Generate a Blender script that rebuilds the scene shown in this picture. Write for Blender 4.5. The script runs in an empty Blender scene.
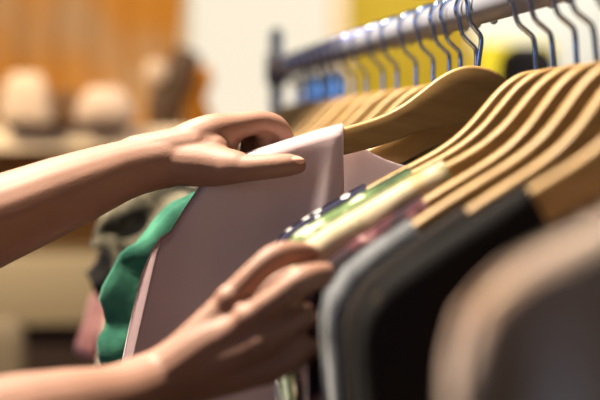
import bpy, bmesh, math, random
from mathutils import Vector, Matrix, noise
PI = math.pi
S = bpy.context.scene
C = S.collection
F = 85 / 36 * 600
YAW, PITCH = math.atan(253 / F), math.atan(60 / F)
EYE = Vector((0, 0, 1.4))

# ---------------------------------------------------------------- camera
cam = bpy.data.objects.new('camera', bpy.data.cameras.new('camera'))
C.objects.link(cam)
cam.location = EYE
cam.rotation_euler = (PI / 2 - PITCH, 0, -YAW)
cam.data.lens = 85
cam.data.sensor_width = 36
cam.data.clip_start = 0.02
cam.data.dof.use_dof = True
cam.data.dof.focus_distance = 1.18
cam.data.dof.aperture_fstop = 3.0
S.camera = cam

# ---------------------------------------------------------------- world, lights, exposure
w = bpy.data.worlds.new('world')
S.world = w
w.use_nodes = True
w.node_tree.nodes['Background'].inputs[0].default_value = (1.0, 0.88, 0.82, 1)
w.node_tree.nodes['Background'].inputs[1].default_value = 0.12


def lamp(name, kind, loc, target, energy, color, size=0.3, spot=60):
    l = bpy.data.lights.new(name, kind)
    l.energy = energy
    l.color = color
    if kind == 'AREA':
        l.shape = 'DISK'
        l.size = size
    else:
        l.shadow_soft_size = size
    if kind == 'SPOT':
        l.spot_size = math.radians(spot)
        l.spot_blend = 0.4
    o = bpy.data.objects.new(name, l)
    C.objects.link(o)
    o.location = loc
    o.rotation_euler = (Vector(target) - Vector(loc)).to_track_quat('-Z', 'Y').to_euler()
    return o


lamp('ceiling_spot', 'SPOT', (-0.50, 1.42, 3.0), (0.22, 1.05, 1.4), 800, (1.0, 0.87, 0.70), 0.08, 50)
lamp('blue_side_fill', 'AREA', (-2.4, 0.1, 1.85), (0.4, 1.3, 1.4), 16, (0.42, 0.62, 1.0), 1.1)  # unseen blue light, added for the blue reflections on the hooks
lamp('back_wall_wash', 'AREA', (-0.6, 2.9, 3.0), (-0.4, 4.6, 1.5), 31, (1.0, 0.82, 0.62), 0.8)
lamp('back_wall_wash_right', 'AREA', (1.6, 2.9, 3.0), (1.4, 4.6, 1.6), 52, (1.0, 0.96, 0.92), 0.8)

lamp('shelf_fill', 'SPOT', (-0.7, 2.2, 2.3), (0.0, 3.5, 1.2), 190, (1.0, 0.84, 0.6), 0.15, 46)  # added fill that brightens the shelf front, no lamp seen there

S.view_settings.view_transform = 'Standard'
S.view_settings.look = 'None'
S.view_settings.exposure = 0.0
S.view_settings.gamma = 1
S.view_settings.use_curve_mapping = False


# ---------------------------------------------------------------- helpers
def world_at(px, py, d):
    """point seen at a pixel, at camera depth d (used only to measure the place)"""
    v = Vector(((px - 300) / F * d, -(py - 200) / F * d, -d))
    return EYE + cam.rotation_euler.to_matrix() @ v


def lin(c):
    return tuple(((x / 255) / 12.92 if x / 255 <= 0.04045 else ((x / 255 + 0.055) / 1.055) ** 2.4) for x in c) + (1,)


def mat(name, col, rough=0.8, metal=0.0, col2=None, scale=8.0, kind='noise', stretch=(1, 1, 1), lo=0.4, hi=0.6,
        bump=0.0, bscale=300, sheen=0.0, sss=0.0, trans=0.0, spec=0.5, emit=0.0, coat=0.0, cols=None):
    m = bpy.data.materials.new(name)
    m.use_nodes = True
    nt = m.node_tree
    b = nt.nodes['Principled BSDF']
    b.inputs['Roughness'].default_value = rough
    b.inputs['Metallic'].default_value = metal
    b.inputs['Base Color'].default_value = lin(col)
    b.inputs['Specular IOR Level'].default_value = spec
    if sheen:
        b.inputs['Sheen Weight'].default_value = sheen
    if coat:
        b.inputs['Coat Weight'].default_value = coat
        b.inputs['Coat Roughness'].default_value = 0.2
    if sss:
        b.inputs['Subsurface Weight'].default_value = sss
        b.inputs['Subsurface Radius'].default_value = (1, 0.35, 0.2)
        b.inputs['Subsurface Scale'].default_value = 0.006
    tc = nt.nodes.new('ShaderNodeTexCoord')
    mp = nt.nodes.new('ShaderNodeMapping')
    mp.inputs['Scale'].default_value = stretch
    nt.links.new(tc.outputs['Object'], mp.inputs[0])
    if col2 is not None or cols:
        ramp = nt.nodes.new('ShaderNodeValToRGB')
        if kind == 'voronoi':
            t = nt.nodes.new('ShaderNodeTexVoronoi')
            t.inputs['Scale'].default_value = scale
            t.inputs['Randomness'].default_value = 0.35
            nt.links.new(mp.outputs[0], t.inputs['Vector'])
            nt.links.new(t.outputs['Distance'], ramp.inputs[0])
        elif kind == 'wave':
            t = nt.nodes.new('ShaderNodeTexWave')
            t.inputs['Scale'].default_value = scale
            t.inputs['Distortion'].default_value = 6
            t.inputs['Detail'].default_value = 3
            nt.links.new(mp.outputs[0], t.inputs['Vector'])
            nt.links.new(t.outputs['Fac'], ramp.inputs[0])
        else:
            t = nt.nodes.new('ShaderNodeTexNoise')
            t.inputs['Scale'].default_value = scale
            t.inputs['Detail'].default_value = 3
            nt.links.new(mp.outputs[0], t.inputs['Vector'])
            nt.links.new(t.outputs['Fac'], ramp.inputs[0])
        e = ramp.color_ramp.elements
        if cols:
            e[0].position, e[0].color = cols[0][0], lin(cols[0][1])
            e[1].position, e[1].color = cols[-1][0], lin(cols[-1][1])
            for p, c in cols[1:-1]:
                q = e.new(p)
                q.color = lin(c)
        else:
            e[0].position, e[0].color = lo, lin(col)
            e[1].position, e[1].color = hi, lin(col2)
        nt.links.new(ramp.outputs[0], b.inputs['Base Color'])
        if emit:
            nt.links.new(ramp.outputs[0], b.inputs['Emission Color'])
    elif emit:
        b.inputs['Emission Color'].default_value = lin(col)
    if emit:
        b.inputs['Emission Strength'].default_value = emit
        b.inputs['Base Color'].default_value = (0.02, 0.02, 0.02, 1)
    if bump:
        n = nt.nodes.new('ShaderNodeTexNoise')
        n.inputs['Scale'].default_value = bscale
        n.inputs['Detail'].default_value = 3
        nt.links.new(mp.outputs[0], n.inputs['Vector'])
        bp = nt.nodes.new('ShaderNodeBump')
        bp.inputs['Strength'].default_value = bump
        bp.inputs['Distance'].default_value = 0.002
        nt.links.new(n.outputs['Fac'], bp.inputs['Height'])
        nt.links.new(bp.outputs[0], b.inputs['Normal'])
    if trans:
        tr = nt.nodes.new('ShaderNodeBsdfTranslucent')
        tr.inputs[0].default_value = lin(col)
        mx = nt.nodes.new('ShaderNodeMixShader')
        mx.inputs[0].default_value = trans
        nt.links.new(b.outputs[0], mx.inputs[1])
        nt.links.new(tr.outputs[0], mx.inputs[2])
        nt.links.new(mx.outputs[0], nt.nodes['Material Output'].inputs[0])
    return m


def obj(name, bm, m, parent=None, smooth=True):
    me = bpy.data.meshes.new(name)
    bmesh.ops.recalc_face_normals(bm, faces=bm.faces)
    bm.to_mesh(me)
    bm.free()
    if smooth:
        for p in me.polygons:
            p.use_smooth = True
    for mm in (m if isinstance(m, (list, tuple)) else [m]):
        me.materials.append(mm)
    o = bpy.data.objects.new(name, me)
    C.objects.link(o)
    if parent:
        o.parent = parent
    return o


def tag(o, label, cat=None, group=None):
    o['label'] = label
    if cat:
        o['category'] = cat
    if group:
        o['group'] = group
    return o


def thing(name, label, cat, loc=(0, 0, 0), rot=(0, 0, 0), group=None):
    o = bpy.data.objects.new(name, None)
    o.empty_display_size = 0.05
    C.objects.link(o)
    o.location = loc
    o.rotation_euler = rot
    return tag(o, label, cat, group)


def struct(name, bm, m, parent=None):
    o = obj(name, bm, m, parent, smooth=False)
    if not parent:
        o['kind'] = 'structure'
    return o


def box(bm, x0, x1, y0, y1, z0, z1, bev=0.0, jig=None):
    vs = [bm.verts.new((x, y, z)) for x in (x0, x1) for y in (y0, y1) for z in (z0, z1)]
    fs = [bm.faces.new([vs[i] for i in f]) for f in
          ((0, 1, 3, 2), (4, 6, 7, 5), (0, 4, 5, 1), (2, 3, 7, 6), (0, 2, 6, 4), (1, 5, 7, 3))]
    if bev:
        es = list({e for f in fs for e in f.edges})
        bmesh.ops.bevel(bm, geom=es, offset=bev, segments=3, profile=0.5, affect='EDGES')
    return bm


def catmull(pts, n=6):
    P = [Vector(p) for p in pts]
    P = [2 * P[0] - P[1]] + P + [2 * P[-1] - P[-2]]
    out = []
    for i in range(1, len(P) - 2):
        for k in range(n):
            t = k / n
            a, b, c, d = P[i - 1], P[i], P[i + 1], P[i + 2]
            out.append(0.5 * ((2 * b) + (c - a) * t + (2 * a - 5 * b + 4 * c - d) * t * t + (3 * b - a - 3 * c + d) * t ** 3))
    out.append(P[-2])
    return out


def limb(bm, pts, radii, flat=1.0, side=None, seg=16, n=5, caps=True):
    """closed lofted limb: radii along a smooth path; flat squashes it along 'side'"""
    path = catmull(pts, n)
    rr = [v.x for v in catmull([(r, 0, 0) for r in radii], n)]
    if isinstance(flat, (int, float)):
        flat = [flat] * len(radii)
    ff = [v.x for v in catmull([(r, 0, 0) for r in flat], n)]
    tang = []
    for i in range(len(path)):
        a, b = path[max(0, i - 1)], path[min(len(path) - 1, i + 1)]
        tang.append((b - a).normalized())
    s = Vector(side) if side else Vector((0, 1, 0))
    rings = []
    st = []
    if caps:
        for k in (0, 1, 2):
            th = math.radians(10 + 27 * k)
            st.append((path[0] - tang[0] * rr[0] * math.cos(th), rr[0] * math.sin(th), ff[0], tang[0]))
    for i in range(len(path)):
        st.append((path[i], rr[i], ff[i], tang[i]))
    if caps:
        for k in (2, 1, 0):
            th = math.radians(10 + 27 * k)
            st.append((path[-1] + tang[-1] * rr[-1] * math.cos(th), rr[-1] * math.sin(th), ff[-1], tang[-1]))
    for c, r, f, t in st:
        u = (s - t * s.dot(t))
        if u.length < 1e-4:
            u = t.orthogonal()
        u.normalize()
        v = t.cross(u)
        s = u if side is None else s
        rings.append([bm.verts.new(c + u * (r * f * math.cos(a)) + v * (r * math.sin(a)))
                      for a in [2 * PI * k / seg for k in range(seg)]])
    for a, b in zip(rings, rings[1:]):
        for k in range(seg):
            bm.faces.new((a[k], a[(k + 1) % seg], b[(k + 1) % seg], b[k]))
    bm.faces.new(rings[0][::-1])
    bm.faces.new(rings[-1])
    return bm


def ball(bm, c, r, scale=(1, 1, 1), rot=None, sub=3):
    m = Matrix.Translation(c) @ (rot.to_4x4() if rot else Matrix()) @ Matrix.Diagonal((r * scale[0], r * scale[1], r * scale[2], 1))
    bmesh.ops.create_icosphere(bm, subdivisions=sub, radius=1, matrix=m)
    return bm


def cyl(bm, a, b, r, seg=24):
    a, b = Vector(a), Vector(b)
    q = (b - a).to_track_quat('Z', 'Y').to_matrix().to_4x4()
    bmesh.ops.create_cone(bm, cap_ends=True, segments=seg, radius1=r, radius2=r, depth=(b - a).length,
                          matrix=Matrix.Translation((a + b) / 2) @ q)
    return bm


def fuse(o, voxel, smooth=8):
    """bake the overlapping limbs of an object into one continuous skin"""
    r = o.modifiers.new('r', 'REMESH')
    r.mode = 'VOXEL'
    r.voxel_size = voxel
    s = o.modifiers.new('s', 'SMOOTH')
    s.factor = 0.5
    s.iterations = smooth
    bpy.context.view_layer.update()
    dg = bpy.context.evaluated_depsgraph_get()
    me = bpy.data.meshes.new_from_object(o.evaluated_get(dg))
    o.modifiers.clear()
    o.data = me
    for p in me.polygons:
        p.use_smooth = True
    return o


# ---------------------------------------------------------------- materials
M = {}
M['wood'] = mat('hanger_wood', (136, 104, 56), 0.5, col2=(160, 126, 72), scale=14, stretch=(1, 6, 9), lo=0.3, hi=0.75, coat=0.0)
M['chrome'] = mat('chrome', (164, 186, 226), 0.16, 1.0)  # blue of the reflected light is put into the base colour
M['rail'] = mat('brushed_steel', (142, 145, 156), 0.42, 0.2)
M['skin'] = mat('skin', (138, 101, 84), 0.6, col2=(148, 110, 92), scale=30, lo=0.3, hi=0.7, sss=0.06, bump=0.12, bscale=500)
M['nail'] = mat('nail', (226, 170, 150), 0.25, coat=0.4)

# ---------------------------------------------------------------- the room
struct('floor', box(bmesh.new(), -3, 4, -2, 5, -0.1, 0), mat('floor_boards', (92, 68, 50), 0.5, col2=(70, 50, 38), scale=3, stretch=(8, 1, 1)))
struct('wall_back', box(bmesh.new(), -3, 4, 4.6, 4.7, 0, 3.2),
       mat('ochre_wall', (196, 138, 62), 0.85, col2=(184, 130, 70), scale=1.2, lo=0.35, hi=0.65))
struct('wall_right', box(bmesh.new(), 4, 4.1, -2, 4.7, 0, 3.2), mat('yellow_wall', (206, 176, 60), 0.9))


def on_plane(px, py, Y):
    """where the sight line of a pixel meets the plane y = Y"""
    p = world_at(px, py, 1.0) - EYE
    return EYE + p * (Y / p.y)


# bright shop window in the back wall
a, b = on_plane(190, 150, 4.58), on_plane(328, -30, 4.58)
wf = struct('window_1', box(bmesh.new(), a.x, b.x, 4.57, 4.6, a.z, b.z, 0.0), mat('daylit_glass', (255, 242, 216), 0.3, emit=0.95))
bm = bmesh.new()
for x in (a.x - 0.03, b.x + 0.03):
    box(bm, x - 0.03, x + 0.03, 4.54, 4.6, a.z - 0.06, b.z + 0.06)
for z in (a.z - 0.03, b.z + 0.03):
    box(bm, a.x - 0.06, b.x + 0.06, 4.54, 4.6, z - 0.03, z + 0.03)
struct('window_frame', bm, mat('cream_frame', (240, 214, 170), 0.6), wf)


def flat_panel(name, label, cat, p0, p1, Y, m, fm=None, t=0.03, group=None):
    a, b = on_plane(*p0, Y), on_plane(*p1, Y)
    x0, x1, z0, z1 = min(a.x, b.x), max(a.x, b.x), min(a.z, b.z), max(a.z, b.z)
    r = thing(name, label, cat, ((x0 + x1) / 2, Y, z0), group=group)
    cx = (x0 + x1) / 2
    o = obj('board', box(bmesh.new(), x0 - cx, x1 - cx, 0, t, 0, z1 - z0, 0.004), m, r)
    if fm:
        f = bmesh.new()
        for x in (x0 - cx, x1 - cx):
            box(f, x - 0.02, x + 0.02, -0.015, t - 0.002, 0, z1 - z0)
        obj('side_rail', f, fm, r)
    return r


pale = mat('cream_panel', (240, 240, 232), 0.7, col2=(230, 232, 218), scale=2)
flat_panel('wall_panel', 'broad saturated yellow panel on the back wall above the rail', 'panel', (337, 170), (472, -60), 4.55,
           mat('yellow_panel', (196, 168, 3), 0.7, col2=(180, 148, 3), scale=1.5))
flat_panel('wall_panel', 'lemon yellow panel low behind the hooks beside the dark hat', 'panel', (476, 170), (556, 44), 4.5,
           mat('lemon_panel', (238, 216, 20), 0.7))
flat_panel('wall_panel', 'cream white panel at the upper right of the back wall', 'panel', (470, 170), (640, -60), 4.55, pale)

# ochre cloth lengths hung on the left of the back wall: wavy curtains
def curtain(name, label, px0, px1, pyb, Y, m, folds, amp, cat='curtain', pyt=-60):
    a, b = on_plane(px0, pyb, Y), on_plane(px1, pyt, Y)
    bm = bmesh.new()
    n = folds * 10
    rows = []
    for j in range(12):
        z = a.z + (b.z - a.z) * j / 11
        row = []
        for i in range(n + 1):
            x = a.x + (b.x - a.x) * i / n
            row.append(bm.verts.new((x + 0.01 * math.sin(j * 0.9), Y + amp * math.sin(2 * PI * folds * i / n + 0.25 * math.sin(j)), z)))
        rows.append(row)
    for r, s in zip(rows, rows[1:]):
        for i in range(n):
            bm.faces.new((r[i], r[i + 1], s[i + 1], s[i]))
    o = obj(name, bm, m)
    so = o.modifiers.new('t', 'SOLIDIFY')
    so.thickness = 0.004
    return tag(o, label, cat)


curtain('hanging_cloth', 'wide ochre cloth hanging across the back wall at the left', -30, 180, 150, 4.45,
        mat('ochre_cloth', (188, 122, 30), 0.9, col2=(178, 138, 92), scale=2.6, lo=0.42, hi=0.62, stretch=(1, 1, 1.6)), 6, 0.012, 'cloth')
curtain('hanging_cloth', 'narrow bright orange cloth standing on the shelf beside the bright window', 182, 208, 128.6, 3.76,
        mat('orange_cloth', (236, 160, 40), 0.9), 3, 0.02, 'cloth', 66)

# shelf unit on the left
SH = mat('shelf_wood', (238, 212, 178), 0.7)
SHD = mat('shelf_dark', (50, 30, 16), 0.8)
Ys = 3.6
a, b = on_plane(-60, 151, Ys), on_plane(212, 128, Ys)
ru = thing('shelf_unit', 'pale wooden shelving unit behind the forearm at the left', 'shelf', ((a.x + b.x) / 2, Ys + 0.2, 0))
L = (b.x - a.x) / 2
top = b.z
obj('shelf_board', box(bmesh.new(), -L, L, -0.2, 0.25, a.z, top, 0.004), SH, ru)
z2, z3 = on_plane(0, 258, Ys).z, on_plane(0, 326, Ys).z
obj('drawer_front', box(bmesh.new(), -L, L, -0.22, 0.25, z3, z2, 0.006), mat('beige_front', (146, 128, 98), 0.7), ru)
obj('back_board', box(bmesh.new(), -L, L, 0.25, 0.27, 0, a.z), mat('back_board', (200, 150, 86), 0.8, col2=(140, 98, 50), scale=2.2, lo=0.4, hi=0.7), ru)
for s in (-1, 1):
    obj('side_panel', box(bmesh.new(), s * L - 0.015, s * L + 0.015, -0.2, 0.25, 0, z3, 0.002), SHD, ru)
obj('base_cabinet', box(bmesh.new(), -L + 0.02, L - 0.02, -0.16, 0.24, 0, z3, 0.004), SHD, ru)


def folded_stack(px, py0, py1, wpx, Y, col, label, n=3):
    """one folded garment as a soft rounded pile"""
    a = on_plane(px, py1, Y)
    wd = wpx / F * Y / 2
    h = (on_plane(px, py0, Y).z - a.z)
    r = bmesh.new()
    box(r, -wd, wd, -0.14, 0.14, 0, h, min(h, wd) * 0.45)
    for v in r.verts:
        k = v.co.z / h
        v.co.x *= 1 - 0.38 * k
        v.co += 0.012 * noise.noise_vector(v.co * 9 + Vector((px, 0, 0))) * (0.3 + k)
        v.co.z = max(v.co.z, 0)
    o = obj('folded_garment', r, mat('folded_cloth', col, 0.9, bump=0.3, bscale=40))
    o.location = (a.x, Y, a.z)
    return tag(o, label, 'folded clothes', 'folded clothes on the pale shelf')


ztop_px = 128
folded_stack(26, 76, ztop_px, 56, Ys + 0.05, (196, 168, 142), 'tall pale folded garment at the left end of the shelf')
folded_stack(104, 90, ztop_px, 66, Ys + 0.05, (196, 168, 146), 'low pale folded garment in the middle of the shelf')
folded_stack(62, 92, ztop_px, 34, Ys + 0.09, (92, 62, 30), 'dark brown folded garment between the two pale ones')
# dark bag with a pale round tag
p = on_plane(176, 128, Ys)
bg = thing('handbag', 'dark brown slanted bag with a pale round disc by the window', 'bag', (p.x, Ys + 0.06, p.z))
k = Ys / F
bm = bmesh.new()
prof = [(-24, 0), (-26, 30), (-12, 54), (2, 84), (26, 74), (27, 64), (10, 36), (6, 0)]
vs = [[bm.verts.new((x * k, y, z * k)) for x, z in prof] for y in (-0.05, 0.05)]
bm.faces.new(vs[0])
bm.faces.new(vs[1][::-1])
for i in range(len(prof)):
    j = (i + 1) % len(prof)
    bm.faces.new((vs[0][i], vs[0][j], vs[1][j], vs[1][i]))
bmesh.ops.bevel(bm, geom=list(bm.edges), offset=0.012, segments=3, profile=0.5, affect='EDGES')
obj('bag_body', bm, mat('brown_leather', (70, 44, 16), 0.6), bg)
obj('disc', ball(bmesh.new(), (-20 * k, -0.06, 56 * k), 0.03, (1, 0.35, 1.1)), mat('pale_disc', (184, 156, 128), 0.6), bg)
# low boxes under the counter and on the counter
bm = box(bmesh.new(), -0.05, 0.05, -0.05, 0.05, 0, 0.09, 0.02)
o = obj('round_basket', bm, mat('tan_basket', (120, 104, 82), 0.8))
o.location = on_plane(0, 334, 3.2)
p = on_plane(2, 345, 3.2)
o.location = (p.x, 3.2, p.z)
o.scale = (1, 1, 1.3)
tag(o, 'tan box at the far left in front of the beige drawers', 'box')
o.name = 'cardboard_box'
p = on_plane(30, 440, 3.2)
st = obj('side_table', box(bmesh.new(), -0.3, 0.22, -0.12, 0.1, 0.0, p.z, 0.01), mat('ochre_table', (150, 94, 34), 0.6))
st.location = (p.x, 3.2, 0)
tag(st, 'low ochre box bench in front of the dark cabinet', 'bench')
o.location.z = st.location.z + p.z
o.scale = (1, 1, (on_plane(2, 318, 3.2).z - p.z) / 0.09)

# dark hat on a stand behind the hooks
p = on_plane(527, 86, 3.0)
ht = thing('hat', 'dark rounded hat on display seen behind the hooks', 'hat', (p.x, 3.0, p.z))
bm = bmesh.new()
prof = [(0, .090), (.030, .087), (.054, .073), (.063, .048), (.066, .0), (.082, -.006), (.082, -.012), (0.05, -.012), (0, -.012)]
for i in range(len(prof)):
    pass
rings = []
for r, z in prof:
    rings.append([bm.verts.new((max(r, 1e-4) * math.cos(2 * PI * q / 28), max(r, 1e-4) * math.sin(2 * PI * q / 28), z)) for q in range(28)])
for A, B in zip(rings, rings[1:]):
    for q in range(28):
        bm.faces.new((A[q], A[(q + 1) % 28], B[(q + 1) % 28], B[q]))
obj('crown_and_brim', bm, mat('dark_felt', (22, 14, 10), 0.95), ht)
sd = thing('hat_stand', 'slim dark stand carrying the rounded hat', 'stand', (p.x, 3.0, 0))
obj('pole', cyl(bmesh.new(), (0, 0, 0.02), (0, 0, p.z - 0.012), 0.012), M['rail'], sd)
obj('base', cyl(bmesh.new(), (0, 0, 0), (0, 0, 0.02), 0.14, 32), M['rail'], sd)

# glowing panels added behind the rail end to imitate blue reflected glints
for (x0, x1, y0, y1, lab) in ((309, 321, 82, 97, 'small square glowing panel added as a blue glint at the far end of the rail'),
                              (329, 340, 77, 101, 'upright glowing panel added as a blue glint beside the small square one')):
    a, b = on_plane(x0, y1, 2.75), on_plane(x1, y0, 2.75)
    r = thing('blue_glint_panel', lab, 'glint panel', ((a.x + b.x) / 2, 2.75, a.z), group='added blue glint panels')
    hx, hz = (b.x - a.x) / 2, b.z - a.z
    bm = box(bmesh.new(), -hx - .011, hx + .011, 0.002, 0.03, -.02, hz + .016, .004)
    obj('casing', bm, mat('glint_casing', (70, 58, 92), 0.6), r)
    obj('lit_panel', box(bmesh.new(), -hx, hx, -0.001, 0.002, 0, hz), mat('blue_glint', (96, 168, 250), 0.3, emit=1.0), r)
    s = obj('stand', cyl(bmesh.new(), (0, .016, -a.z + .01), (0, .016, -.02), .012), mat('glint_stand', (80, 60, 60), .6), r)

# ---------------------------------------------------------------- clothes rack
XR, ZR = 0.3696, 1.4 + 0.1141
RR = 0.014


def y_at(px, X=XR):
    """Y on the rail line whose picture is at column px"""
    t = (px - 300) / F
    ca, sa = math.cos(YAW), math.sin(YAW)
    return X * (ca - t * sa) / (sa + t * ca)


YE = y_at(279)
rack = thing('clothes_rack', 'grey steel clothes rack whose rail runs from near right to far left', 'clothes rack', (XR, YE, 0))
obj('rail', cyl(bmesh.new(), (0, -1.95, ZR), (0, 0.02, ZR), RR, 40), M['rail'], rack)
post = mat('rack_post', (120, 128, 142), 0.5, 0.5)
bm = cyl(bmesh.new(), (-0.004, 0.0, 0.06), (-0.004, 0.0, ZR + 0.055), 0.0115)
ball(bm, (-0.004, 0, ZR + 0.055), 0.0115, sub=2)
obj('post', bm, post, rack)
obj('post', cyl(bmesh.new(), (-0.004, -1.95, 0.06), (-0.004, -1.95, ZR + 0.055), 0.0115), post, rack)
bm = cyl(bmesh.new(), (-0.004, 0.0, ZR - 0.024), (-0.004, 0, ZR + 0.024), 0.0175)
cyl(bm, (0, -0.055, ZR), (0, 0.02, ZR), 0.018)
obj('rail_joint', bm, mat('joint_grey', (140, 138, 150), 0.45, 0.6), rack)
for yy in (0, -1.95):
    bm = box(bmesh.new(), -0.27, 0.27, yy - 0.02, yy + 0.02, 0.035, 0.06, 0.004)
    f = obj('foot', bm, post, rack)
    for s in (-1, 1):
        bw = cyl(bmesh.new(), (s * 0.24, yy - 0.012, 0.02), (s * 0.24, yy + 0.012, 0.02), 0.02)
        obj('caster', bw, mat('black_rubber', (20, 20, 20), 0.7), f)

# ---------------------------------------------------------------- wooden hangers
TOP = [(0, 0), (.010, .001), (.020, .005), (.031, .0125), (.043, .024), (.056, .037), (.070, .048), (.086, .057), (.104, .065),
       (.130, .076), (.160, .090), (.190, .104), (.206, .113), (.213, .119)]
HH = [.050, .050, .049, .045, .038, .0315, .0275, .0255, .0245, .0240, .0235, .022, .019, .008]
HT = 0.012
NECK = 0.074 - RR       # from rail centre to the wood


def ztop(x):
    x = abs(x)
    if x >= TOP[-1][0]:
        return -NECK - TOP[-1][1] - (x - TOP[-1][0]) * 2
    for (x0, z0), (x1, z1) in zip(TOP, TOP[1:]):
        if x <= x1:
            return -NECK - (z0 + (z1 - z0) * (x - x0) / (x1 - x0))


def hanger_body_mesh():
    bm = bmesh.new()
    st = [(-x, z, h) for (x, z), h in list(zip(TOP, HH))[::-1]] + [(x, z, h) for (x, z), h in list(zip(TOP, HH))[1:]]
    # smooth resample
    pts = catmull([(x, z, h) for x, z, h in st], 3)
    cols = []
    for p in pts:
        x, zt, h = p.x, -NECK - p.y, p.z
        sec = []
        r = min(0.0028, h * 0.3)
        hy = HT / 2
        for (sy, sz) in ((1, 1), (-1, 1), (-1, -1), (1, -1)):
            c0 = Vector((sy * (hy - r), (zt if sz > 0 else zt - h) - sz * r))
            arc = [(1, 0), (.707, .707), (0, 1)]
            if sy * sz < 0:
                arc = arc[::-1]
            for ay, az in arc:
                sec.append(bm.verts.new((x, c0.x + sy * ay * r, c0.y + sz * az * r)))
        cols.append(sec)
    for a, b in zip(cols, cols[1:]):
        for i in range(12):
            j = (i + 1) % 12
            bm.faces.new((a[i], a[j], b[j], b[i]))
    bm.faces.new(cols[0])
    bm.faces.new(cols[-1][::-1])
    return bm


def hook_mesh():
    # hook rests on the rail: its inside touches the top of the tube
    w_ = 0.0022
    R = 0.0165
    pts = []
    for k in range(0, 15):
        a = math.radians(-35 + k * 17.5)
        pts.append((R * 1.12 * math.cos(a), 0, R * math.sin(a) - R + RR + w_))
    pts += [(-0.0125, 0, -0.0225), (-0.006, 0, -0.0295), (-0.0012, 0, -0.0345), (0, 0, -0.041), (0, 0, -0.050), (0, 0, -0.068)]
    bm = bmesh.new()
    limb(bm, pts, [w_] * len(pts), side=(0, 1, 0), seg=8, n=3)
    ball(bm, pts[0], w_ * 1.7, sub=2)
    return bm


HB, HK = None, None


def hanger(px, yaw, label, tilt=0.0, nod=0.0, group=None):
    global HB, HK
    Y = y_at(px) if px > 5 else px
    t = thing('wooden_hanger', label, 'clothes hanger', (XR, Y, ZR), (math.radians(nod), math.radians(tilt), math.radians(yaw)), group)
    if HB is None:
        HB = obj('body', hanger_body_mesh(), M['wood'], t)
        HK = tag(obj('hook', hook_mesh(), M['chrome'], t), 'bright chrome wire hook')
        bpy.context.view_layer.update()
    else:
        for src in (HB, HK):
            c = src.copy()
            C.objects.link(c)
            c.parent = t
    return t


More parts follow.
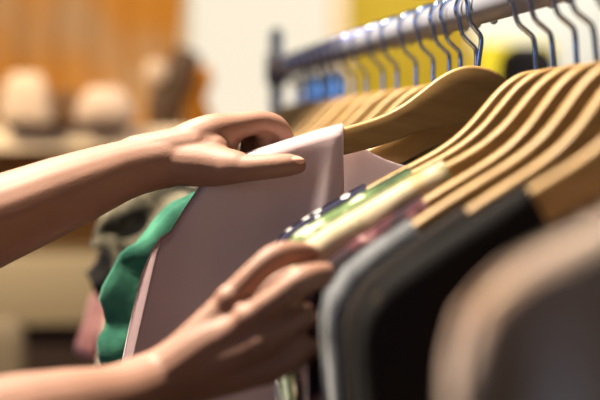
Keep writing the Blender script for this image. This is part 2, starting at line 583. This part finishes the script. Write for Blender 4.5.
# ---------------------------------------------------------------- garments
def garment(h, name, label, cat, m, xn=.115, tip=.213, length=.62, seed=0, spread=.026, flare=.02, neckdrop=.10,
            backdrop=.03, lift=.003, wid=.165, foldamp=.005, sl=None, bunch=.004, group=None, backmat=None, left_only=False, tipdrop=0.012, top_t=.0095,
            backwide=0.0, ffreq=1.0):
    """a top hung on hanger h: a body with front and back over the shoulders, and two hanging sleeves"""
    r = thing(name, label, cat, h.location, h.rotation_euler, group)
    rnd = random.Random(seed)
    ph = [rnd.uniform(0, 6.28) for _ in range(6)]

    def path(s, ext=0.0):
        P = []
        for i in range(16):
            x = s * (xn + (tip - xn) * i / 15)
            P.append((x, ztop(x) + lift, 1.0))
        zt = P[-1][1]
        P[-1] = (P[-1][0], zt - 0.002, 1)
        for dx, dz in ((.006, .008), (.010, .020), (.012, .04), (.010, .07), (.005, .11)):
            P.append((s * (tip + dx + ext * dz / .11), zt - dz, 1.0))
        nP = len(P)
        for i in range(1, 14):
            k = i / 13
            P.append((s * (tip + .003 + ext - (tip - wid) * math.sin(k * PI / 2) + flare * k + ext * k + (.004 * math.sin(k * 22) if ext else 0)), zt - .11 - (length - .25) * k, 1.0))
        return P

    def panel(side):
        bm = bmesh.new()
        ext = backwide if side > 0 else 0
        L_ = path(-1, ext)[::-1]
        R_ = path(1, ext)
        drop = neckdrop if side < 0 else backdrop
        N = []
        for i in range(1, 20):
            t = -1 + 2 * i / 20
            N.append((t * xn, ztop(xn) + lift - drop * (1 - abs(t) ** 3.0) ** 0.8, 0.0))
        P = L_ + N + R_
        zb = -NECK - length
        rows = []
        n = len(P)
        nj = 30
        for i, (x, z, closed) in enumerate(P):
            col = []
            qx = x * (wid + flare) / tip if abs(x) < tip else math.copysign(wid + flare, x)
            for j in range(nj + 1):
                v = (j / nj) ** 1.7
                d = (z - zb) * v
                xx = x + (qx - x) * v
                zz = z - d
                if closed:
                    T = top_t * math.sqrt(max(0, min(1, d / .006))) + spread * (1 - math.exp(-d / .16))
                else:
                    T = top_t + spread * (1 - math.exp(-(d + .03) / .16))
                edge = min(1, (tip + .0125 - abs(x)) / .03) if z < ztop(tip) - .03 else 1
                T *= max(0.12, edge) if closed and z < ztop(tip) - .03 else 1
                amp = foldamp * min(1, d / .12 + .12)
                fo = amp * (math.sin(xx * 55 * ffreq + ph[0] + 2 * math.sin(zz * 7 + ph[1])) + .6 * math.sin(xx * 110 + ph[2] + 3 * math.sin(zz * 9 + ph[3])) + .8 * math.sin(xx * 30 + zz * 18 + ph[4]))
                nz = foldamp * 0.9 * noise.noise(Vector((xx * 22 + seed, side * 3, zz * 14))) * min(1, d / .05 + .2)
                col.append(bm.verts.new((xx, side * max(T, 0.0005) + fo + nz, zz)))
            rows.append(col)
        for a, b in zip(rows, rows[1:]):
            for j in range(nj):
                bm.faces.new((a[j], a[j + 1], b[j + 1], b[j]))
        return bm

    for side, nm in ((-1, 'front_panel'), (1, 'back_panel')):
        o = obj(nm, panel(side), m if side < 0 or not backmat else backmat, r)
        so = o.modifiers.new('t', 'SOLIDIFY')
        so.thickness = .0012
        so.offset = -1 if side < 0 else 1
    if sl:
        for s in (-1, 1):
            bm = bmesh.new()
            path_ = catmull([(s * x, 0, z) for x, z, w_ in sl], 7)
            ws = [v.x for v in catmull([(w_, 0, 0) for x, z, w_ in sl], 7)]
            seg = 40
            rings = []
            for i, p in enumerate(path_):
                t = (path_[min(i + 1, len(path_) - 1)] - path_[max(i - 1, 0)]).normalized()
                u = Vector((t.z, 0, -t.x))
                ring = []
                for q in range(seg):
                    a = 2 * PI * q / seg
                    c = u * (ws[i] * math.cos(a)) + Vector((0, .020 * math.sin(a), 0))
                    v = p + c
                    v = v + bunch * noise.noise_vector(v * 38 + Vector((seed, 0, 0))) + c * (.12 * math.sin(3 * a + i * .25 + ph[1]) + .07 * math.sin(7 * a + ph[2]))
                    ring.append(bm.verts.new(v))
                rings.append(ring)
            for a_, b_ in zip(rings, rings[1:]):
                for q in range(seg):
                    bm.faces.new((a_[q], a_[(q + 1) % seg], b_[(q + 1) % seg], b_[q]))
            o = obj('sleeve', bm, m, r)
            so = o.modifiers.new('t', 'SOLIDIFY')
            so.thickness = .0014
    return r


def cloth(name, col, **k):
    k.setdefault('rough', .9)
    k.setdefault('bump', .25)
    k.setdefault('bscale', 700)
    k.setdefault('sheen', .1)
    k.setdefault('spec', .15)
    return mat(name, col, **k)


# the hanger being looked at, tilted up by the hand, with its mauve top
held = hanger(486.5, -4, 'dark-faced wooden hanger held up by the hand, carrying the mauve top', tilt=7.5)
held.location.z += .008
G = {}
G['mauve'] = cloth('mauve_cloth', (236, 222, 224), col2=(226, 210, 214), scale=6, bump=.15, trans=.5)
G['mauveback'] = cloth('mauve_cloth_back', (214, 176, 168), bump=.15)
garment(held, 'mauve_blouse', 'plain pale mauve top on the lifted hanger, pinched by the upper hand', 'shirt', G['mauve'], xn=.109,
        length=.60, seed=3, neckdrop=.24, backdrop=.030, foldamp=.0028, spread=.02, wid=.240, flare=.05, tip=.240, backwide=.020,
        top_t=.0115)

# hangers this side of it, pushed together and turned, from the held one towards the camera
NEAR = [(1.052, 0, -4, 'first wooden hanger in front of the held one, under the white-dotted navy shirt'),
        (1.014, 0, -4, 'second wooden hanger in front of the held one, under the green print shirt'),
        (0.966, 1, -4, 'third wooden hanger in front of the held one, under the cream floral shirt'),
        (0.936, 2, -7, 'fourth wooden hanger in front of the held one, under the maroon print shirt'),
        (0.890, 3, -7, 'fifth wooden hanger in front of the held one, under the slate grey shirt'),
        (0.846, 3, -8, 'broad blurred wooden hanger carrying the dark brown shirt'),
        (0.770, 3, -6, 'blurred wooden hanger at the right edge carrying the black shirt'),
        (0.530, 11, 2, 'nearest wooden hanger, under the big taupe brown shirt')]
nh = [hanger(p_, y_, l_, tilt=t_, group='wooden hangers on the near part of the rail') for p_, y_, t_, l_ in NEAR]

G['dots'] = cloth('dotted_cloth', (238, 236, 232), kind='voronoi', scale=88, cols=[(0, (196, 194, 192)), (.33, (196, 194, 192)), (.38, (20, 18, 44)), (1, (20, 18, 44))])
G['green'] = cloth('green_print', (120, 138, 92), scale=34, cols=[(.38, (40, 56, 34)), (.47, (78, 98, 60)), (.56, (92, 110, 70)), (.63, (190, 194, 168))])
G['cream'] = cloth('cream_floral', (232, 222, 178), scale=28, cols=[(.38, (96, 106, 62)), (.45, (180, 166, 138)), (.56, (184, 172, 146)), (.66, (176, 140, 74))])
G['maroon'] = cloth('maroon_print', (70, 26, 34), scale=48, cols=[(.38, (28, 14, 22)), (.50, (58, 24, 32)), (.57, (84, 44, 50)), (.64, (150, 120, 118))])
G['slate'] = cloth('slate_cloth', (70, 75, 82), scale=30, cols=[(.35, (62, 64, 68)), (.6, (112, 114, 118))])
G['darkbrown'] = cloth('dark_brown_cloth', (50, 42, 40), scale=7, cols=[(.35, (20, 16, 15)), (.65, (32, 25, 22))], sheen=0)
G['black'] = cloth('black_cloth', (17, 15, 15), sheen=0)
G['taupe'] = cloth('taupe_cloth', (170, 150, 136), scale=4, cols=[(.40, (168, 156, 146)), (.58, (166, 148, 134)), (.7, (146, 106, 80))])
nopt = dict(flare=.03, wid=.215, group='shirts on the near part of the rail')
garment(nh[0], 'dotted_shirt', 'navy shirt with white dots, directly in front of the mauve top', 'shirt', G['dots'], xn=.142, seed=11, **{**nopt, 'wid': .17})
garment(nh[1], 'print_shirt', 'green shirt with pale leafy print beside the dotted navy one', 'shirt', G['green'], xn=.116, seed=12, top_t=.012, **{**nopt, 'wid': .17})
garment(nh[2], 'floral_shirt', 'cream shirt with faint green and yellow flowers', 'shirt', G['cream'], xn=.104, seed=13, **{**nopt, 'wid': .16})
garment(nh[3], 'print_shirt', 'maroon shirt with pale blotchy print beside the fingertips', 'shirt', G['maroon'], xn=.138, seed=14, tip=.217, **{**nopt, 'flare': .05, 'wid': .24})
garment(nh[4], 'grey_shirt', 'slate grey shirt touched by the fingertips', 'shirt', G['slate'], xn=.160, seed=15, **nopt)
garment(nh[5], 'brown_shirt', 'very dark brown shirt next to the slate grey one', 'shirt', G['darkbrown'], xn=.138, seed=16, **nopt)
garment(nh[6], 'black_shirt', 'black shirt between the dark brown and the taupe one', 'shirt', G['black'], xn=.118, seed=17, **nopt)
garment(nh[7], 'taupe_shirt', 'large out-of-focus taupe brown shirt nearest the camera', 'shirt', G['taupe'], xn=.09, seed=18, foldamp=.016, ffreq=1.7, tip=.209, spread=.04, **{**nopt, 'flare': -.005, 'wid': .195})

# hangers beyond the held one
FAR = [476, 460, 449, 433, 416, 397, 383, 366, 354, 344, 336, 329, 322, 316, 310, 305, 300, 296]
NTH = ['first', 'second', 'third', 'fourth', 'fifth', 'sixth', 'seventh', 'eighth', 'ninth', 'tenth', 'eleventh', 'twelfth', 'thirteenth',
       'fourteenth', 'fifteenth', 'sixteenth', 'seventeenth', 'eighteenth']
rnd = random.Random(5)
fh = [hanger(p_, -3.5 + i * .8, '%s wooden hanger behind the held one, counting away along the rail' % NTH[i],
             group='wooden hangers on the far part of the rail') for i, p_ in enumerate(FAR)]
G['teal'] = cloth('teal_cloth', (72, 150, 120), trans=.1, scale=22, cols=[(.38, (30, 80, 64)), (.6, (62, 122, 98))])
G['greyfloral'] = cloth('grey_floral', (150, 142, 122), scale=16, cols=[(.35, (58, 54, 42)), (.5, (112, 104, 86)), (.65, (160, 152, 132))])
G['dark'] = cloth('charcoal_cloth', (26, 24, 22))
G['pink'] = cloth('pink_cloth', (206, 142, 136), scale=9, cols=[(.35, (196, 126, 122)), (.6, (226, 170, 162))])
G['ivory'] = cloth('ivory_cloth', (206, 190, 164), scale=9)
G['tan'] = cloth('tan_cloth', (168, 132, 80))
fopt = dict(group='tops on the far part of the rail', backdrop=.02)
fopt['xn'] = .11
garment(fh[2], 'teal_blouse', 'teal green top hanging just behind the mauve one', 'shirt', G['teal'], seed=21,
        sl=[(.19, -.16, .03), (.232, -.21, .045), (.262, -.26, .050), (.277, -.31, .042), (.277, -.335, .034)], bunch=.010, **fopt)
garment(fh[7], 'floral_blouse', 'grey and cream floral top with a bunched sleeve stuck outwards', 'shirt', G['greyfloral'], seed=24,
        sl=[(.19, -.15, .03), (.235, -.19, .042), (.270, -.225, .046), (.300, -.255, .036)], bunch=.016, **fopt)
garment(fh[8], 'charcoal_blouse', 'charcoal black top between the floral one and the pink one', 'shirt', G['dark'], seed=23,
        sl=[(.19, -.16, .03), (.255, -.24, .036), (.290, -.272, .034), (.318, -.285, .018)], **fopt)
garment(fh[9], 'ivory_blouse', 'ivory top showing only its sleeve end between pink and teal', 'shirt', G['ivory'], seed=22,
        sl=[(.19, -.16, .03), (.265, -.28, .024), (.287, -.34, .018), (.296, -.395, .016)], **fopt)
garment(fh[10], 'pink_blouse', 'dusty pink top with a long hanging sleeve', 'shirt', G['pink'], seed=25,
        sl=[(.19, -.16, .03), (.262, -.25, .024), (.293, -.31, .024), (.315, -.385, .026)], **fopt)

# ---------------------------------------------------------------- the person


def W(px, py, d):
    return world_at(px, py, d)


bm = bmesh.new()
# left arm (upper hand). Shoulder and upper arm stand left of the frame.
SHL, SHR = Vector((-.40, 1.00, 1.34)), Vector((-.42, .64, 1.34))
wr = W(172, 160, 1.185)
fa = W(0, 219, 1.13)
elb = fa + (fa - wr) * 0.52
limb(bm, [SHL, (SHL + elb) / 2 + Vector((0, .01, -.01)), elb], [.047, .043, .038], n=8)
limb(bm, [elb, fa + (elb - fa) * .3, fa, W(70, 191, 1.155), W(128, 169, 1.175), wr], [.037, .0385, .0355, .0305, .0245, .0225], n=6, seg=20)
ball(bm, elb, .039)
# palm
mc = [W(238, 126, 1.200), W(232, 127, 1.222), W(224, 131, 1.243), W(214, 138, 1.260)]
for m_, r0, r1 in zip(mc, (.0155, .0150, .0145, .0130), (.0120, .0118, .0110, .010)):
    limb(bm, [wr + Vector((-.012, (m_.y - wr.y) * .35, 0)), wr + (m_ - wr) * .5 + Vector((0, 0, .006)), m_], [r0 * 1.22, r0 * 1.12, r1], n=5)
limb(bm, [wr + Vector((-.03, 0, .002)), W(196, 148, 1.188), W(214, 150, 1.184)], [.019, .0195, .014], n=5)
# thenar and thumb
limb(bm, [wr + Vector((-.01, -.002, -.002)), W(205, 165, 1.176), W(236, 167, 1.163)], [.0185, .0185, .0140], n=5)
limb(bm, [W(226, 168, 1.165), W(250, 168, 1.158), W(275, 166, 1.155), W(290, 165, 1.155), W(297, 165, 1.156)], [.0135, .0112, .0103, .0094, .0080], n=6)
limb(bm, [W(176, 148, 1.187), W(200, 141, 1.190), W(222, 138, 1.198)], [.014, .0135, .010], n=4)
# web between thumb and index
limb(bm, [W(206, 150, 1.185), W(222, 146, 1.194), W(234, 138, 1.202)], [.014, .010, .007], n=4)
# fingers curling behind the cloth
limb(bm, [mc[0], W(262, 122, 1.206), W(277, 127, 1.210), W(285, 141, 1.212), W(284, 158, 1.210)], [.0120, .0098, .0096, .0086, .0075], n=6)
limb(bm, [mc[1], W(253, 122, 1.226), W(264, 128, 1.216), W(264, 144, 1.212), W(260, 160, 1.212)], [.0112, .0096, .0092, .0084, .0075], n=6)
limb(bm, [mc[2], W(242, 124, 1.248), W(250, 132, 1.232), W(249, 148, 1.224), W(244, 164, 1.220)], [.011, .0096, .0090, .0080, .007], n=6)
limb(bm, [mc[3], W(226, 134, 1.270), W(230, 142, 1.262), W(228, 154, 1.248), W(226, 166, 1.238)], [.010, .0086, .0082, .0074, .0065], n=6)

# right arm (lower hand)
wr2 = W(160, 386, .955)
fb = W(0, 432, .875)
elb2 = fb + (fb - wr2) * 0.80
limb(bm, [SHR, (SHR + elb2) / 2 + Vector((0, -.01, 0)), elb2], [.047, .043, .038], n=8)
limb(bm, [elb2, fb, W(60, 416, .90), W(115, 404, .93), wr2], [.037, .0345, .030, .0260, .0250], n=6, seg=20)
ball(bm, elb2, .039)
m2 = [W(231, 301, .950), W(250, 320, .938), W(260, 345, .934), W(264, 372, .940)]
for m_, r0, r1 in zip(m2, (.0145, .0150, .0145, .0135), (.0112, .0116, .0110, .0100)):
    limb(bm, [wr2, wr2 + (m_ - wr2) * .5 + Vector((0, -.001, 0)), m_], [r0 * 1.35, r0 * 1.05, r1 * .92], n=5)
    ball(bm, m_ + Vector((-.001, -.0025, .001)), r1 * .95)
limb(bm, [wr2 + Vector((0, 0, 0)), W(215, 345, .949), W(244, 325, .946)], [.024, .0205, .0125], n=5)
limb(bm, [W(200, 372, .952), W(235, 352, .945), W(254, 348, .943)], [.020, .0165, .0115], n=5)
limb(bm, [m2[0], W(254, 275, .948), W(277, 257, .952), W(300, 253, .965), W(314, 256, .978)], [.0108, .0090, .0096, .0082, .0072], n=6)
limb(bm, [m2[1], W(278, 299, .930), W(303, 281, .932), W(327, 275, .948), W(339, 277, .962)], [.0112, .0096, .0102, .0086, .0074], n=6)
limb(bm, [m2[2], W(286, 330, .936), W(306, 316, .944), W(320, 314, .962), W(326, 320, .975)], [.0106, .0090, .0094, .0080, .0070], n=6)
limb(bm, [m2[3], W(288, 362, .934), W(304, 351, .936), W(315, 346, .944), W(322, 344, .950)], [.0100, .0082, .0084, .0074, .0066], n=6)
limb(bm, [wr2 + Vector((.005, .012, 0)), W(215, 345, .978), W(250, 306, .975), W(284, 280, .980), W(304, 272, .986)], [.017, .015, .0115, .010, .0082], n=6)

# shoulders, neck, head
limb(bm, [SHL, (SHL + SHR) / 2 + Vector((-.02, 0, .03)), SHR], [.050, .060, .050], n=6)
NB = (SHL + SHR) / 2 + Vector((-.01, 0, .05))
HC = NB + Vector((.03, .02, .185))
limb(bm, [NB - Vector((0, 0, .05)), NB + Vector((.005, 0, .05)), HC - Vector((.01, 0, .05))], [.058, .052, .052], n=5)
# torso, hips and legs under the clothes
limb(bm, [NB - Vector((0, 0, .05)), NB - Vector((0, 0, .22)), NB - Vector((0, 0, .38)), NB - Vector((0, 0, .56))], [.10, .115, .095, .12], n=4)
# head: long axis towards the rack (+x)
HR = Matrix.Rotation(math.radians(4), 3, 'Z')


def HP(x, y, z):
    return HC + HR @ Vector((x, y, z))


ball(bm, HP(-.010, 0, .030), .090, (1.06, .84, .98), HR)
ball(bm, HP(.030, 0, -.025), .062, (1.0, .92, 1.25), HR)
ball(bm, HP(.060, 0, -.085), .022, (1, 1.2, .9), HR)
limb(bm, [HP(.088, 0, .022), HP(.100, 0, .002), HP(.106, 0, -.014)], [.007, .0085, .0105], n=4)
for s_ in (-1, 1):
    ball(bm, HP(.100, s_ * .011, -.017), .0075)
    ball(bm, HP(-.005, s_ * .077, -.005), .026, (.62, .30, 1.1), HR)
limb(bm, [HP(.080, -.022, -.047), HP(.091, 0, -.044), HP(.080, .022, -.047)], [.005, .0065, .005], n=4)
limb(bm, [HP(.078, -.020, -.056), HP(.089, 0, -.057), HP(.078, .020, -.056)], [.005, .0075, .005], n=4)
body = obj('person', bm, M['skin'])
fuse(body, .0017, 9)
tag(body, 'person reaching in from the left with bare forearms, pinching the mauve top', 'person')

# nails and eyes
bmn = ball(bmesh.new(), W(294, 161, 1.1515), .0072, (1.25, .55, .62), cam.rotation_euler.to_matrix())
obj('thumbnail', bmn, M['nail'], body)
for s_ in (-1, 1):
    ey = ball(bmesh.new(), HP(.076, s_ * .031, .008), .0125)
    e_ = obj('eye', ey, mat('eye_white', (235, 230, 225), .2), body)
    obj('iris', ball(bmesh.new(), HP(.0855, s_ * .0315, .006), .0052, (.6, 1, 1)), mat('iris', (50, 30, 20), .2), e_)
# hair: cap and a tied tail
bm = bmesh.new()
ball(bm, HP(-.020, 0, .042), .096, (1.04, .90, 1.0), HR)
limb(bm, [HP(-.10, 0, .03), HP(-.14, 0, -.02), HP(-.135, 0, -.12), HP(-.12, 0, -.20)], [.03, .032, .026, .010], n=5)
hair = obj('hair', bm, mat('hair', (48, 30, 20), .5, col2=(74, 48, 30), scale=60, stretch=(1, 1, .2)), body)
# t-shirt with short sleeves and trousers
bm = bmesh.new()
T0 = (SHL + SHR) / 2
limb(bm, [T0 + Vector((-.01, 0, .045)), T0 + Vector((-.01, 0, -.06)), T0 + Vector((-.01, 0, -.20)), T0 + Vector((-.01, 0, -.36)), T0 + Vector((-.01, 0, -.56))],
     [.10, .165, .150, .140, .17], flat=[1.1, .80, .82, .82, .80], side=(1, 0, 0), seg=32, n=5)
for sh, el in ((SHL, elb), (SHR, elb2)):
    limb(bm, [sh + (T0 - sh) * .5, sh, sh + (el - sh) * .45], [.078, .074, .058], n=5, seg=24)
tee = obj('t_shirt', bm, mat('navy_jersey', (40, 44, 58), .9, bump=.2))
fuse(tee, .006, 6)
tee.parent = body
bm = bmesh.new()
HZ = T0.z - .56
for s_ in (-1, 1):
    limb(bm, [Vector((T0.x - .01, T0.y + s_ * .06, HZ + .02)), Vector((T0.x, T0.y + s_ * .09, HZ - .16)), Vector((T0.x + .01, T0.y + s_ * .10, .45)),
              Vector((T0.x - .01, T0.y + s_ * .10, .10))], [.112, .090, .062, .050], n=6, seg=24)
tr = obj('trousers', bm, mat('denim', (52, 62, 84), .85, bump=.3))
fuse(tr, .006, 4)
tr.parent = body
for s_ in (-1, 1):
    bm = limb(bmesh.new(), [Vector((T0.x - .06, T0.y + s_ * .10, .048)), Vector((T0.x + .06, T0.y + s_ * .10, .046)), Vector((T0.x + .17, T0.y + s_ * .105, .034))],
              [.044, .045, .032], n=5, seg=20)
    obj('shoe', bm, mat('canvas_shoe', (190, 186, 180), .8), body)
